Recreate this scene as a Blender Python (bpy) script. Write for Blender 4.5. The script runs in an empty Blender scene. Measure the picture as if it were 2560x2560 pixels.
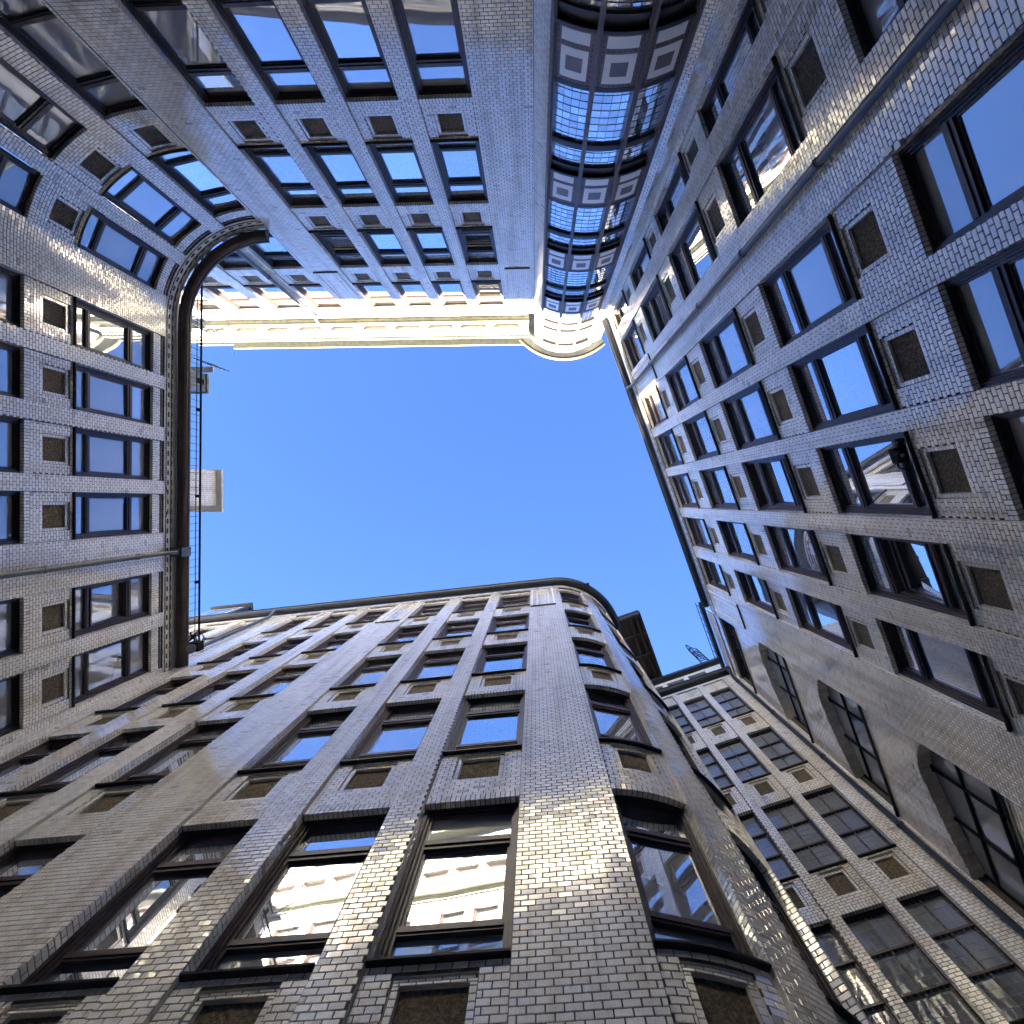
import bpy, math, random
import numpy as np
from mathutils import Matrix, Vector
random.seed(7); RNG = np.random.default_rng(11)
S = bpy.context.scene
COL = S.collection

# ------------------------------------------------------------------ camera, world, sun, exposure
F_PX, W_PX = 1280.0, 2560.0
ZEN = (1338.05, 1254.25)                      # where the plumb lines meet in the picture
_u = np.array([(ZEN[0]-1280)/F_PX, (ZEN[1]-1280)/F_PX, 1.0]); _u /= np.linalg.norm(_u)
_v = np.cross([0, 0, 1.0], _u); _c = _u[2]
_K = np.array([[0, -_v[2], _v[1]], [_v[2], 0, -_v[0]], [-_v[1], _v[0], 0]])
RC = np.eye(3) + _K + _K @ _K / (1 + _c)      # world -> (right, down, forward)
cam = bpy.data.cameras.new('camera'); cam.sensor_width = 36; cam.lens = 18.0; cam.sensor_fit = 'HORIZONTAL'
cam.clip_start = 0.05; cam.clip_end = 3000
cam_o = bpy.data.objects.new('camera', cam); COL.objects.link(cam_o)
M = Matrix(((RC[0][0], -RC[1][0], -RC[2][0], 0), (RC[0][1], -RC[1][1], -RC[2][1], 0), (RC[0][2], -RC[1][2], -RC[2][2], 0), (0, 0, 0, 1)))
cam_o.matrix_world = M
S.camera = cam_o

SUN_EL, SUN_AZ = math.radians(22.0), math.radians(-5.0)      # azimuth from +Y towards +X
sd = Vector((math.sin(SUN_AZ)*math.cos(SUN_EL), math.cos(SUN_AZ)*math.cos(SUN_EL), math.sin(SUN_EL)))
w = bpy.data.worlds.new('World'); S.world = w; w.use_nodes = True
nt = w.node_tree; bg = nt.nodes['Background']
sky = nt.nodes.new('ShaderNodeTexSky'); sky.sky_type = 'NISHITA'; sky.sun_disc = False
sky.sun_elevation = SUN_EL; sky.sun_rotation = SUN_AZ
sky.altitude = 0; sky.air_density = 0.2; sky.dust_density = 0.0; sky.ozone_density = 5.5
nt.links.new(sky.outputs[0], bg.inputs[0]); bg.inputs[1].default_value = 0.065
sl = bpy.data.lights.new('sun', 'SUN'); sl.energy = 4.6; sl.angle = math.radians(0.53); sl.color = (1.0, 0.88, 0.68)
so = bpy.data.objects.new('sun', sl); COL.objects.link(so)
so.rotation_euler = sd.to_track_quat('Z', 'Y').to_euler(); so.location = (0, 30, 60)
S.view_settings.view_transform = 'Standard'; S.view_settings.look = 'None'
S.view_settings.gamma = 1.0; S.view_settings.use_curve_mapping = False
S.view_settings.exposure = 5.1
S.render.resolution_x = 1024; S.render.resolution_y = 1024
S.render.engine = 'CYCLES'
S.cycles.max_bounces = 14; S.cycles.diffuse_bounces = 10; S.cycles.glossy_bounces = 6

# ------------------------------------------------------------------ materials
def nodes(name):
    m = bpy.data.materials.new(name); m.use_nodes = True
    return m, m.node_tree, m.node_tree.nodes['Principled BSDF']
def N(t, kind, **kw):
    n = t.nodes.new(kind)
    for k, v in kw.items(): setattr(n, k, v)
    return n
def ramp(t, fac, stops):
    r = N(t, 'ShaderNodeValToRGB'); t.links.new(fac, r.inputs[0])
    e = r.color_ramp.elements
    while len(e) < len(stops): e.new(0.5)
    for el, (p, c) in zip(e, stops): el.position = p; el.color = (*c, 1)
    return r.outputs[0]
def noise(t, scale, detail=3, rough=0.5, obj=False):
    n = N(t, 'ShaderNodeTexNoise'); n.inputs['Scale'].default_value = scale
    n.inputs['Detail'].default_value = detail; n.inputs['Roughness'].default_value = rough
    if obj: tc = N(t, 'ShaderNodeTexCoord'); t.links.new(tc.outputs['Object'], n.inputs['Vector'])
    else: g = N(t, 'ShaderNodeNewGeometry'); t.links.new(g.outputs['Position'], n.inputs['Vector'])
    return n.outputs['Fac']
def bump(t, b, h, strength, dist):
    n = N(t, 'ShaderNodeBump'); n.inputs['Strength'].default_value = strength; n.inputs['Distance'].default_value = dist
    t.links.new(h, n.inputs['Height']); t.links.new(n.outputs[0], b.inputs['Normal'])
def simple(name, c0, c1, rough, scale=6, metallic=0.0, bs=0.2, bd=0.004, bscale=None, ior=1.45):
    m, t, b = nodes(name)
    t.links.new(ramp(t, noise(t, scale, 5, 0.6), [(0.3, c0), (0.7, c1)]), b.inputs['Base Color'])
    b.inputs['Roughness'].default_value = rough; b.inputs['Metallic'].default_value = metallic; b.inputs['IOR'].default_value = ior
    if bs: bump(t, b, noise(t, bscale or scale*8, 4, 0.6), bs, bd)
    return m
def glazed(name, light=1.0):
    m, t, b = nodes(name)
    at = N(t, 'ShaderNodeAttribute', attribute_name='tint')
    base = ramp(t, at.outputs['Fac'], [(0.0, (.56*light, .49*light, .40*light)), (.12, (.79*light, .735*light, .64*light)), (.55, (.885*light, .85*light, .775*light)), (1.0, (.92*light, .90*light, .85*light))])
    mix = N(t, 'ShaderNodeMixRGB', blend_type='MULTIPLY'); mix.inputs[0].default_value = 0.8
    t.links.new(base, mix.inputs[1])
    t.links.new(ramp(t, noise(t, 1.3, 5, .65), [(.25, (.88, .86, .81)), (.6, (1, 1, 1))]), mix.inputs[2])
    sp = N(t, 'ShaderNodeMixRGB', blend_type='MULTIPLY'); sp.inputs[0].default_value = 0.6
    t.links.new(mix.outputs[0], sp.inputs[1])
    t.links.new(ramp(t, noise(t, 60, 3, .6), [(.33, (.55, .5, .42)), (.42, (1, 1, 1))]), sp.inputs[2])
    g2 = N(t, 'ShaderNodeNewGeometry'); mp2 = N(t, 'ShaderNodeMapping'); mp2.inputs['Scale'].default_value = (3.2, 3.2, .22)
    t.links.new(g2.outputs['Position'], mp2.inputs['Vector'])
    n2 = N(t, 'ShaderNodeTexNoise'); n2.inputs['Scale'].default_value = 1.0; n2.inputs['Detail'].default_value = 5; n2.inputs['Roughness'].default_value = .65
    t.links.new(mp2.outputs[0], n2.inputs['Vector'])
    sk = N(t, 'ShaderNodeMixRGB', blend_type='MULTIPLY'); sk.inputs[0].default_value = .7         # rain streaks and soot
    t.links.new(sp.outputs[0], sk.inputs[1]); t.links.new(ramp(t, n2.outputs['Fac'], [(.32, (.66, .60, .50)), (.52, (1, 1, 1))]), sk.inputs[2])
    t.links.new(sk.outputs[0], b.inputs['Base Color'])
    rr = N(t, 'ShaderNodeMapRange'); t.links.new(noise(t, 9, 4, .6), rr.inputs[0])
    rr.inputs[3].default_value = 0.05; rr.inputs[4].default_value = 0.24
    t.links.new(rr.outputs[0], b.inputs['Roughness'])
    b.inputs['IOR'].default_value = 1.75
    b.inputs['Coat Weight'].default_value = 1.0; b.inputs['Coat IOR'].default_value = 1.6; b.inputs['Coat Roughness'].default_value = .03
    # wavy hand-made glaze: low ripples mostly along the length of each piece
    g = N(t, 'ShaderNodeNewGeometry'); mp = N(t, 'ShaderNodeMapping'); mp.inputs['Scale'].default_value = (9, 9, 34)
    t.links.new(g.outputs['Position'], mp.inputs['Vector'])
    n1 = N(t, 'ShaderNodeTexNoise'); n1.inputs['Scale'].default_value = 1.0; n1.inputs['Detail'].default_value = 2
    t.links.new(mp.outputs[0], n1.inputs['Vector'])
    bump(t, b, n1.outputs['Fac'], 0.12, 0.004)
    return m
MAT = {}
MAT['brick'] = glazed('glazed_brick')
MAT['mortar'] = simple('dark_mortar', (.045, .039, .032), (.085, .074, .060), .9, 14, bs=.4, bd=.003)
MAT['reveal'] = simple('glazed_edge', (.50, .46, .40), (.64, .60, .53), .4, 8, bs=.2)
MAT['frame'] = simple('dark_brown_paint', (.036, .022, .020), (.060, .040, .036), .34, 10, bs=.25, bd=.002)
MAT['sill'] = simple('sill_metal', (.020, .017, .016), (.040, .034, .030), .45, 7)
MAT['pinkframe'] = simple('faded_red_brown_paint', (.22, .15, .125), (.32, .23, .20), .45, 9)
MAT['plaque'] = None
m, t, b = nodes('roughcast_plaque')
t.links.new(ramp(t, noise(t, 26, 7, .75), [(.32, (.045, .034, .022)), (.5, (.135, .105, .068)), (.70, (.30, .245, .16))]), b.inputs['Base Color'])
b.inputs['Roughness'].default_value = .95; bump(t, b, noise(t, 30, 7, .75), 1.0, .05); MAT['plaque'] = m
def glass(name, tint, refl, wave=.05, mesh=False):
    m, t, b = nodes(name)
    b.inputs['Base Color'].default_value = (*tint, 1); b.inputs['Roughness'].default_value = .015
    b.inputs['IOR'].default_value = 1.6
    lw = N(t, 'ShaderNodeLayerWeight'); lw.inputs[0].default_value = .5      # coated double glazing: mirror-like at glancing angles
    mr = N(t, 'ShaderNodeMapRange'); t.links.new(lw.outputs['Facing'], mr.inputs[0])
    mr.inputs[1].default_value = .10; mr.inputs[2].default_value = .55; mr.inputs[3].default_value = .30*refl/.78; mr.inputs[4].default_value = 1.0*refl/.78
    mx = N(t, 'ShaderNodeMixRGB'); mx.inputs[1].default_value = (.022, .028, .032, 1); mx.inputs[2].default_value = (*tint, 1)
    oi = N(t, 'ShaderNodeObjectInfo'); va = N(t, 'ShaderNodeMapRange'); t.links.new(oi.outputs['Random'], va.inputs[0])
    va.inputs[3].default_value = .72; va.inputs[4].default_value = 1.0
    pr = N(t, 'ShaderNodeMath', operation='MULTIPLY'); t.links.new(mr.outputs[0], pr.inputs[0]); t.links.new(va.outputs[0], pr.inputs[1])
    t.links.new(pr.outputs[0], mx.inputs[0]); t.links.new(mx.outputs[0], b.inputs['Base Color']); t.links.new(pr.outputs[0], b.inputs['Metallic'])
    g = N(t, 'ShaderNodeNewGeometry')
    n1 = N(t, 'ShaderNodeTexNoise'); n1.inputs['Scale'].default_value = 1.1; n1.inputs['Detail'].default_value = 1
    t.links.new(g.outputs['Position'], n1.inputs['Vector']); bump(t, b, n1.outputs['Fac'], wave, .06)
    return m
MAT['glass'] = glass('window_glass', (.93, .96, 1.0), .78, .03)
MAT['glass_dark'] = glass('old_window_glass', (.80, .84, .90), .36, .14)
MAT['bayglass'] = glass('bay_glass', (.92, .96, 1.0), .78, .03)
MAT['baymetal'] = simple('bay_brown_metal', (.115, .086, .082), (.150, .116, .110), .38, 6, bs=.1)
MAT['bayiron'] = simple('bay_dark_iron', (.020, .018, .018), (.034, .030, .030), .45, 6, bs=.1)
MAT['baywhite'] = simple('bay_pale_enamel', (.70, .71, .72), (.78, .79, .80), .30, 3, bs=.05)
MAT['baysquare'] = simple('bay_mauve_enamel', (.13, .10, .105), (.17, .135, .135), .35, 3, bs=.05)
MAT['gut_brown'] = simple('weathered_copper', (.040, .026, .018), (.085, .055, .036), .45, 3)
MAT['gut_dark'] = simple('dark_zinc', (.011, .012, .014), (.022, .023, .026), .5, 3)
MAT['gut_olive'] = simple('patinated_zinc', (.045, .046, .030), (.085, .086, .060), .55, 4)
MAT['pipe'] = simple('grey_zinc', (.050, .055, .062), (.085, .092, .104), .42, 5, bs=.08)
MAT['plaster'] = simple('pale_render', (.17, .172, .150), (.24, .243, .215), .85, 4)
MAT['capstone'] = simple('pale_concrete', (.46, .44, .39), (.58, .56, .50), .85, 4)
MAT['soffit'] = simple('brown_soffit_boards', (.018, .014, .011), (.034, .026, .021), .7, 5)
MAT['roof'] = simple('slate_roof', (.05, .05, .055), (.10, .10, .105), .75, 6)
MAT['sheet'] = simple('grey_sheet_metal', (.16, .17, .18), (.24, .25, .26), .5, 4)
MAT['iron'] = simple('black_iron', (.008, .008, .009), (.014, .014, .015), .85, 12, bs=.1, ior=1.2)
MAT['galv'] = simple('galvanised_steel', (.34, .35, .36), (.50, .51, .52), .42, 12, metallic=.4, bs=.1)
MAT['paving'] = simple('paving', (.36, .35, .33), (.46, .44, .41), .85, 3)

# ------------------------------------------------------------------ mesh helpers
class MB:
    def __init__(s): s.v = []; s.f = []; s.m = []
    def quad(s, a, b, c, d, m=0):
        i = len(s.v); s.v += [a, b, c, d]; s.f.append((i, i+1, i+2, i+3)); s.m.append(m)
    def poly(s, pts, m=0):
        i = len(s.v); s.v += list(pts); s.f.append(tuple(range(i, i+len(pts)))); s.m.append(m)
    def box(s, x0, x1, y0, y1, z0, z1, m=0):
        i = len(s.v)
        s.v += [(x0,y0,z0),(x1,y0,z0),(x1,y1,z0),(x0,y1,z0),(x0,y0,z1),(x1,y0,z1),(x1,y1,z1),(x0,y1,z1)]
        for f in ((0,3,2,1),(4,5,6,7),(0,1,5,4),(1,2,6,5),(2,3,7,6),(3,0,4,7)): s.f.append(tuple(i+k for k in f)); s.m.append(m)
    def tube(s, pts, r, n=10, m=0, cap=True):
        pts = [Vector(p) for p in pts]; rings = []
        for k, p in enumerate(pts):
            d = (pts[min(k+1, len(pts)-1)] - pts[max(k-1, 0)]).normalized()
            a = d.orthogonal().normalized() if k == 0 else (prev - d*prev.dot(d)).normalized()
            prev = a; b_ = d.cross(a); i = len(s.v); rings.append(i)
            rr = r[k] if isinstance(r, (list, tuple)) else r
            for q in range(n):
                an = 2*math.pi*q/n; s.v.append(tuple(p + (a*math.cos(an) + b_*math.sin(an))*rr))
        for i, j in zip(rings, rings[1:]):
            for q in range(n): s.f.append((i+q, i+(q+1) % n, j+(q+1) % n, j+q)); s.m.append(m)
        if cap:
            s.f.append(tuple(rings[0]+q for q in range(n))); s.m.append(m); s.f.append(tuple(rings[-1]+q for q in range(n))); s.m.append(m)
    def mesh(s, name, mats, smooth=False):
        me = bpy.data.meshes.new(name); me.from_pydata([tuple(map(float, p)) for p in s.v], [], s.f)
        for k in mats: me.materials.append(MAT[k])
        me.polygons.foreach_set('material_index', s.m)
        if smooth: me.polygons.foreach_set('use_smooth', [True]*len(s.f))
        return me
    def build(s, name, mats, parent=None, smooth=False, origin=None):
        if not s.v: return None
        return link(name, s.mesh(name, mats if isinstance(mats, (list, tuple)) else [mats], smooth), parent)
def link(name, me, parent=None, mw=None):
    o = bpy.data.objects.new(name, me); COL.objects.link(o)
    if parent is not None:
        o.parent = parent; o.matrix_parent_inverse = parent['_inv'] if False else PINV.get(parent.name, Matrix())
    if mw is not None: o.matrix_basis = mw
    return o
PINV = {}
def thing(name, label, cat, loc=(0, 0, -1.6), group=None):
    o = bpy.data.objects.new(name, None); COL.objects.link(o); o.location = loc; o.empty_display_size = .3
    o['label'] = label; o['category'] = cat
    if group: o['group'] = group
    PINV[o.name] = Matrix.Translation(loc).inverted()
    return o
def tag(o, label, cat, group=None):
    o['label'] = label; o['category'] = cat
    if group: o['group'] = group
    return o

def sub(me, name, par):
    """a sub-part under a part (both have world-space meshes)"""
    o = bpy.data.objects.new(name, me); COL.objects.link(o); o.parent = par; return o

class Face:
    """A vertical wall surface: s runs along the plan line, z is height, d is distance out towards the courtyard."""
    def __init__(f, q=None, t=None, n=None, c=None, r=None, a0=None, s0=0.0, sg=1, convex=True):
        f.q, f.t_, f.n_ = (None if q is None else np.array(q, float)), (None if t is None else np.array(t, float)), (None if n is None else np.array(n, float))
        f.c, f.r, f.a0, f.s0, f.sg, f.cv = c, r, a0, s0, sg, (1 if convex else -1)
        f.arc = c is not None
    def fr(f, s):
        s = np.asarray(s, float)
        if not f.arc:
            o = np.ones(s.shape + (1,)); P = f.q + s[..., None]*f.t_
            return P, o*f.t_, o*f.n_
        A = f.a0 + f.sg*(s - f.s0)/f.r; e = np.stack([np.cos(A), np.sin(A)], -1)
        tt = f.sg*np.stack([-np.sin(A), np.cos(A)], -1)
        return np.array(f.c) + f.r*e, tt, f.cv*e
    def p(f, s, z, d):
        P, t, n = f.fr(s); q = P + n*d
        return (float(q[0]), float(q[1]), float(z))
    def cuts(f, s0, s1):
        k = max(1, math.ceil((s1-s0)/.16)) if f.arc else 1
        return [s0 + (s1-s0)*i/k for i in range(k+1)]
    def sweep(f, mb, s0, s1, za, da, zb, db, m=0):
        cs = f.cuts(s0, s1)
        for a, b in zip(cs, cs[1:]): mb.quad(f.p(a, za, da), f.p(b, za, da), f.p(b, zb, db), f.p(a, zb, db), m)
    def end(f, mb, s, z0, z1, d0, d1, m=0):
        mb.quad(f.p(s, z0, d0), f.p(s, z0, d1), f.p(s, z1, d1), f.p(s, z1, d0), m)
    def box(f, mb, s0, s1, z0, z1, d0, d1, m=0):
        f.sweep(mb, s0, s1, z0, d1, z1, d1, m); f.sweep(mb, s0, s1, z0, d0, z1, d0, m)
        f.sweep(mb, s0, s1, z0, d0, z0, d1, m); f.sweep(mb, s0, s1, z1, d0, z1, d1, m)
        f.end(mb, s0, z0, z1, d0, d1, m); f.end(mb, s1, z0, z1, d0, d1, m)
    def profile(f, mb, s0, s1, prof, m=0, closed=True):
        pr = prof + [prof[0]] if closed else prof
        for (za, da), (zb, db) in zip(pr, pr[1:]): f.sweep(mb, s0, s1, za, da, zb, db, m)
        for s in (s0, s1): mb.poly([f.p(s, z, d) for z, d in prof], m)

class Chain(Face):
    """several faces one after another along the same running length s: [(s_end, face, s_shift)]"""
    def __init__(f, segs): f.segs = segs; f.arc = True
    def seg(f, s):
        for e, g, o in f.segs:
            if s <= e: return g
        return f.segs[-1][1]
    def fr(f, s):
        s = np.asarray(s, float); flat = s.reshape(-1); out = [np.zeros((len(flat), 2)) for _ in range(3)]; lo = -1e9
        for i, (e, g, o) in enumerate(f.segs):
            m = (flat > lo) & ((flat <= e) if i < len(f.segs)-1 else True)
            if m.any():
                for q, r in zip(out, g.fr(flat[m]-o)): q[m] = r
            lo = e
        return tuple(q.reshape(s.shape + (2,)) for q in out)
    def cuts(f, s0, s1):
        pts = {s0, s1}; lo = -1e9
        for e, g, o in f.segs:
            a, b = max(s0, lo), min(s1, e)
            if b > a:
                pts |= {a, b}
                if g.arc: k = max(1, math.ceil((b-a)/.16)); pts |= {a+(b-a)*i/k for i in range(k)}
            lo = e
        return sorted(pts)

# ------------------------------------------------------------------ bricks
CZ, LB, JT = 2/27, .1555, .0085               # course height, brick pitch, joint
ZG = 11.37                                    # a course line
class Bricks:
    def __init__(s): s.C = []; s.u = []; s.v = []; s.m = []; s.w = []; s.h = []; s.k = []
    def add(s, C, u, v, m, w, h, std=False):
        n = len(C)
        if n == 0: return
        b = lambda x: np.broadcast_to(np.asarray(x, float), (n, 3))
        s.C.append(np.asarray(C, float)); s.u.append(b(u)); s.v.append(b(v)); s.m.append(b(m))
        s.w.append(np.broadcast_to(w, (n,))); s.h.append(np.broadcast_to(h, (n,))); s.k.append(np.broadcast_to(std, (n,)))
    def rows(s, f, s0, s1, z0, z1, d, holes=(), extra=None, snap=False):
        i0 = math.floor((z0-ZG)/CZ + .01); i1 = math.ceil((z1-ZG)/CZ - .01)
        for i in range(i0, i1):
            a = max(z0, ZG+i*CZ); b = min(z1, ZG+(i+1)*CZ)
            if b-a < .02: continue
            iv = [(s0, s1)]
            for (h0, h1, g0, g1) in holes:
                if (a+b)/2 > g0 and (a+b)/2 < g1:
                    nx = []
                    for (x, y) in iv:
                        if h0 > x: nx.append((x, min(y, h0)))
                        if h1 < y: nx.append((max(x, h1), y))
                    iv = [q for q in nx if q[1]-q[0] > .015]
            for (x, y) in iv:
                off = (i % 2)*LB/2 + (s0 if snap else 0)
                k0 = math.floor((x-off)/LB); k1 = math.ceil((y-off)/LB)
                e0 = np.maximum(off+np.arange(k0, k1)*LB, x); e1 = np.minimum(off+np.arange(k0, k1)*LB+LB, y)
                ok = (e1-e0) > .03
                e0, e1 = e0[ok], e1[ok]
                if not len(e0): continue
                sc = (e0+e1)/2; P, t, n = f.fr(sc)
                dd = d + (0 if extra is None else np.where((np.round(sc/LB+off).astype(int)+i) % 2 == 0, extra, 0.0))
                C = np.concatenate([P + n*np.reshape(dd, (-1, 1)), np.full((len(sc), 1), (a+b)/2)], 1)
                t3 = np.concatenate([t, np.zeros((len(sc), 1))], 1); n3 = np.concatenate([n, np.zeros((len(sc), 1))], 1)
                s.add(C, t3, (0, 0, 1), n3, (e1-e0)-JT, (b-a)-JT, (e1-e0) > LB-.002)
    def soldiers(s, f, s0, s1, z0, d):
        n = max(1, round((s1-s0)/CZ)); st = (s1-s0)/n
        for i in range(n):
            c = s0+(i+.5)*st; P, t, nn = f.fr(np.array([c]))
            t3 = np.append(t[0], 0); n3 = np.append(nn[0], 0)
            if i % 2 == 0: parts = [(z0, 2*CZ)]
            else: parts = [(z0, CZ), (z0+CZ, CZ)] 
            for (z, h) in parts:
                s.add([np.append(P[0]+nn[0]*d, z+h/2)], t3, (0, 0, 1), n3, st-JT, h-JT)
    def jamb(s, f, sj, sgn, z0, z1, d0, d1):
        """brick lining of a window reveal, facing along sgn*t, from depth d0 (inside) out to d1"""
        P, t, n = f.fr(np.array(sj)); C = []; W = []; H = []
        i0 = math.floor((z0-ZG)/CZ + .01); i1 = math.ceil((z1-ZG)/CZ - .01); full = d1-d0
        for i in range(i0, i1):
            a = max(z0, ZG+i*CZ); b = min(z1, ZG+(i+1)*CZ)
            if b-a < .02: continue
            sp = [(d0, d1)] if i % 2 else [(d0, d0+full*.42), (d0+full*.42, d1)]
            for (x, y) in sp:
                q = P + n*((x+y)/2); C.append((q[0], q[1], (a+b)/2)); W.append(y-x-JT); H.append(b-a-JT)
        s.add(np.array(C), (n[0], n[1], 0), (0, 0, 1), (sgn*t[0], sgn*t[1], 0), np.array(W), np.array(H))
    def soffit(s, f, s0, s1, z, d0, d1):
        n = max(1, round((s1-s0)/CZ)); st = (s1-s0)/n
        for i in range(n):
            P, t, nn = f.fr(np.array(s0+(i+.5)*st)); q = P+nn*((d0+d1)/2)
            s.add([(q[0], q[1], z)], (t[0], t[1], 0), (nn[0], nn[1], 0), (0, 0, -1), st-JT, (d1-d0)-JT)
    def finish(s, root, single=300):
        C = np.concatenate(s.C); u = np.concatenate(s.u); v = np.concatenate(s.v); m = np.concatenate(s.m)
        wd = np.concatenate(s.w); hh = np.concatenate(s.h); k = np.concatenate(s.k)
        q = C @ RC.T; px = q[:, 0]/q[:, 2]; py = q[:, 1]/q[:, 2]
        keep = (q[:, 2] > .3) & (np.abs(px) < 1.75) & (np.abs(py) < 1.75)
        C, u, v, m, wd, hh, k, q, px, py = [a[keep] for a in (C, u, v, m, wd, hh, k, q, px, py)]
        dist = np.linalg.norm(C, axis=1); area = np.abs((C*m).sum(1))/dist**3*wd*hh
        area[(np.abs(px) > .98) | (np.abs(py) > .98) | ~k | ((C*m).sum(1) > 0)] = 0
        order = np.argsort(-area); pick = np.zeros(len(C), bool); pick[order[:single]] = area[order[:single]] > 0
        # the singled-out bricks: objects sharing a few meshes
        for idx in np.where(pick)[0]:
            me = BRICK_MESH[int(RNG.integers(len(BRICK_MESH)))]
            uu, vv, mm = u[idx], v[idx], m[idx]
            if np.dot(np.cross(uu, vv), mm) < 0: uu = -uu
            mw = Matrix(((uu[0], vv[0], mm[0], C[idx][0]), (uu[1], vv[1], mm[1], C[idx][1]), (uu[2], vv[2], mm[2], C[idx][2]), (0, 0, 0, 1)))
            mw = mw @ Matrix.Diagonal((wd[idx]/(LB-JT), hh[idx]/(CZ-JT), 1, 1))
            link('brick', me, root, mw)
        r = ~pick
        me = brick_mesh('glazed_bricks', C[r], u[r], v[r], m[r], wd[r], hh[r])
        o = link('brickwork', me, root); o['kind'] = 'stuff'
        return len(C)
def brick_mesh(name, C, u, v, m, wd, hh, tint=None):
    n = len(C); ch = .0035
    flip = (np.cross(u, v)*m).sum(1) < 0
    u = np.where(flip[:, None], -u, u)
    V = np.zeros((n, 8, 3)); sg = [(-1, -1), (1, -1), (1, 1), (-1, 1)]
    tx = RNG.normal(0, .0055, n); ty = RNG.normal(0, .0075, n); pr = RNG.normal(0, .0007, n)
    for j, (a, b) in enumerate(sg):
        x = a*wd/2; y = b*hh/2; xi = a*(wd/2-ch); yi = b*(hh/2-ch)
        dep = pr + xi*tx + yi*ty
        V[:, j] = C + u*xi[:, None] + v*yi[:, None] + m*dep[:, None]
        V[:, 4+j] = C + u*x[:, None] + v*y[:, None] - m*.0075
    base = np.arange(n)[:, None]*8
    fs = [(0, 1, 2, 3), (4, 5, 1, 0), (5, 6, 2, 1), (6, 7, 3, 2), (7, 4, 0, 3)]
    F = np.stack([base+np.array(f) for f in fs], 1).reshape(-1, 4)
    me = bpy.data.meshes.new(name)
    me.vertices.add(n*8); me.vertices.foreach_set('co', V.astype(np.float32).ravel())
    me.loops.add(F.size); me.loops.foreach_set('vertex_index', F.astype(np.int32).ravel())
    me.polygons.add(len(F)); me.polygons.foreach_set('loop_start', np.arange(0, F.size, 4, dtype=np.int32))
    me.polygons.foreach_set('loop_total', np.full(len(F), 4, np.int32))
    me.polygons.foreach_set('use_smooth', np.zeros(len(F), bool))
    a = me.attributes.new('tint', 'FLOAT', 'FACE')
    if tint is None: tint = np.clip(RNG.normal(.55, .2, n), 0, 1); tint = np.where(RNG.random(n) < .08, tint*.25, tint)
    a.data.foreach_set('value', np.repeat(tint, 5).astype(np.float32))
    me.materials.append(MAT['brick']); me.update(calc_edges=True); me.validate()
    return me
BRICK_MESH = []
for i in range(14):
    BRICK_MESH.append(brick_mesh('brick', np.zeros((1, 3)), np.array([[1., 0, 0]]), np.array([[0, 1., 0]]), np.array([[0, 0, 1.]]), np.array([LB-JT]), np.array([CZ-JT])))

# ------------------------------------------------------------------ windows
WCACHE = {}
def bars(mb, w, h, spec): 
    for (x0, x1, z0, z1, y0, y1) in spec: mb.box(x0, x1, y0, y1, z0, z1)
def win_mesh(w, h, frame='frame'):
    key = (round(w, 3), round(h, 3), frame)
    if key in WCACHE: return WCACHE[key]
    k = h/2.71; a = w/2
    zr1, zr2, zr3, zr4 = .50*k, .63*k, 1.90*k, 2.07*k
    mb = MB()
    for sx in (-1, 1):
        x = lambda p, q: (min(sx*(a-p), sx*(a-q)), max(sx*(a-p), sx*(a-q)))
        for (p, q, y0, y1) in ((0, .05, -.34, -.135), (.05, .085, -.34, -.165), (.085, .125, -.34, -.20)):
            mb.box(*x(p, q), y0, y1, 0, h)
    b = a-.125
    mb.box(-b, b, -.34, -.20, h-.075, h); mb.box(-b, b, -.34, -.165, h-.035, h-.001)
    mb.box(-b, b, -.34, -.19, 0, .10)
    mb.box(-b, b, -.34, -.19, zr1, zr2); mb.box(-b, b, -.19, -.175, zr1+.03, zr2-.02)
    mb.box(-b, b, -.34, -.19, zr3, zr4); mb.box(-b, b, -.19, -.17, zr3+.06, zr4-.015)
    for sx in (-1, 1): mb.box(min(sx*b, sx*(b-.035)), max(sx*b, sx*(b-.035)), -.30, -.225, zr2+.001, zr3-.001)
    mb.box(-b+.035, b-.035, -.30, -.226, zr2, zr2+.035); mb.box(-b+.035, b-.035, -.30, -.226, zr3-.035, zr3)
    f = mb.mesh('window_frame', [frame])
    ps = []
    for (z0, z1, c) in ((.10, zr1, 0), (zr2+.035, zr3-.035, .035), (zr4, h-.075, 0)):
        q = MB(); q.box(-b+c, b-c, -.262, -.254, z0, z1); ps.append(q.mesh('pane', ['glass']))
    WCACHE[key] = (f, ps); return WCACHE[key]
def place(f, s, z, dd=0.0, tilt=0):
    P, t, n = f.fr(np.array(s)); P = P+n*dd
    if t[0]*n[1]-t[1]*n[0] < 0: t = -t
    return Matrix(((t[0], n[0], 0, P[0]), (t[1], n[1], 0, P[1]), (0, 0, 1, z), (0, 0, 0, 1)))
OPEN = []          # (face, s, z) of windows whose big sash is tipped open
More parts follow.
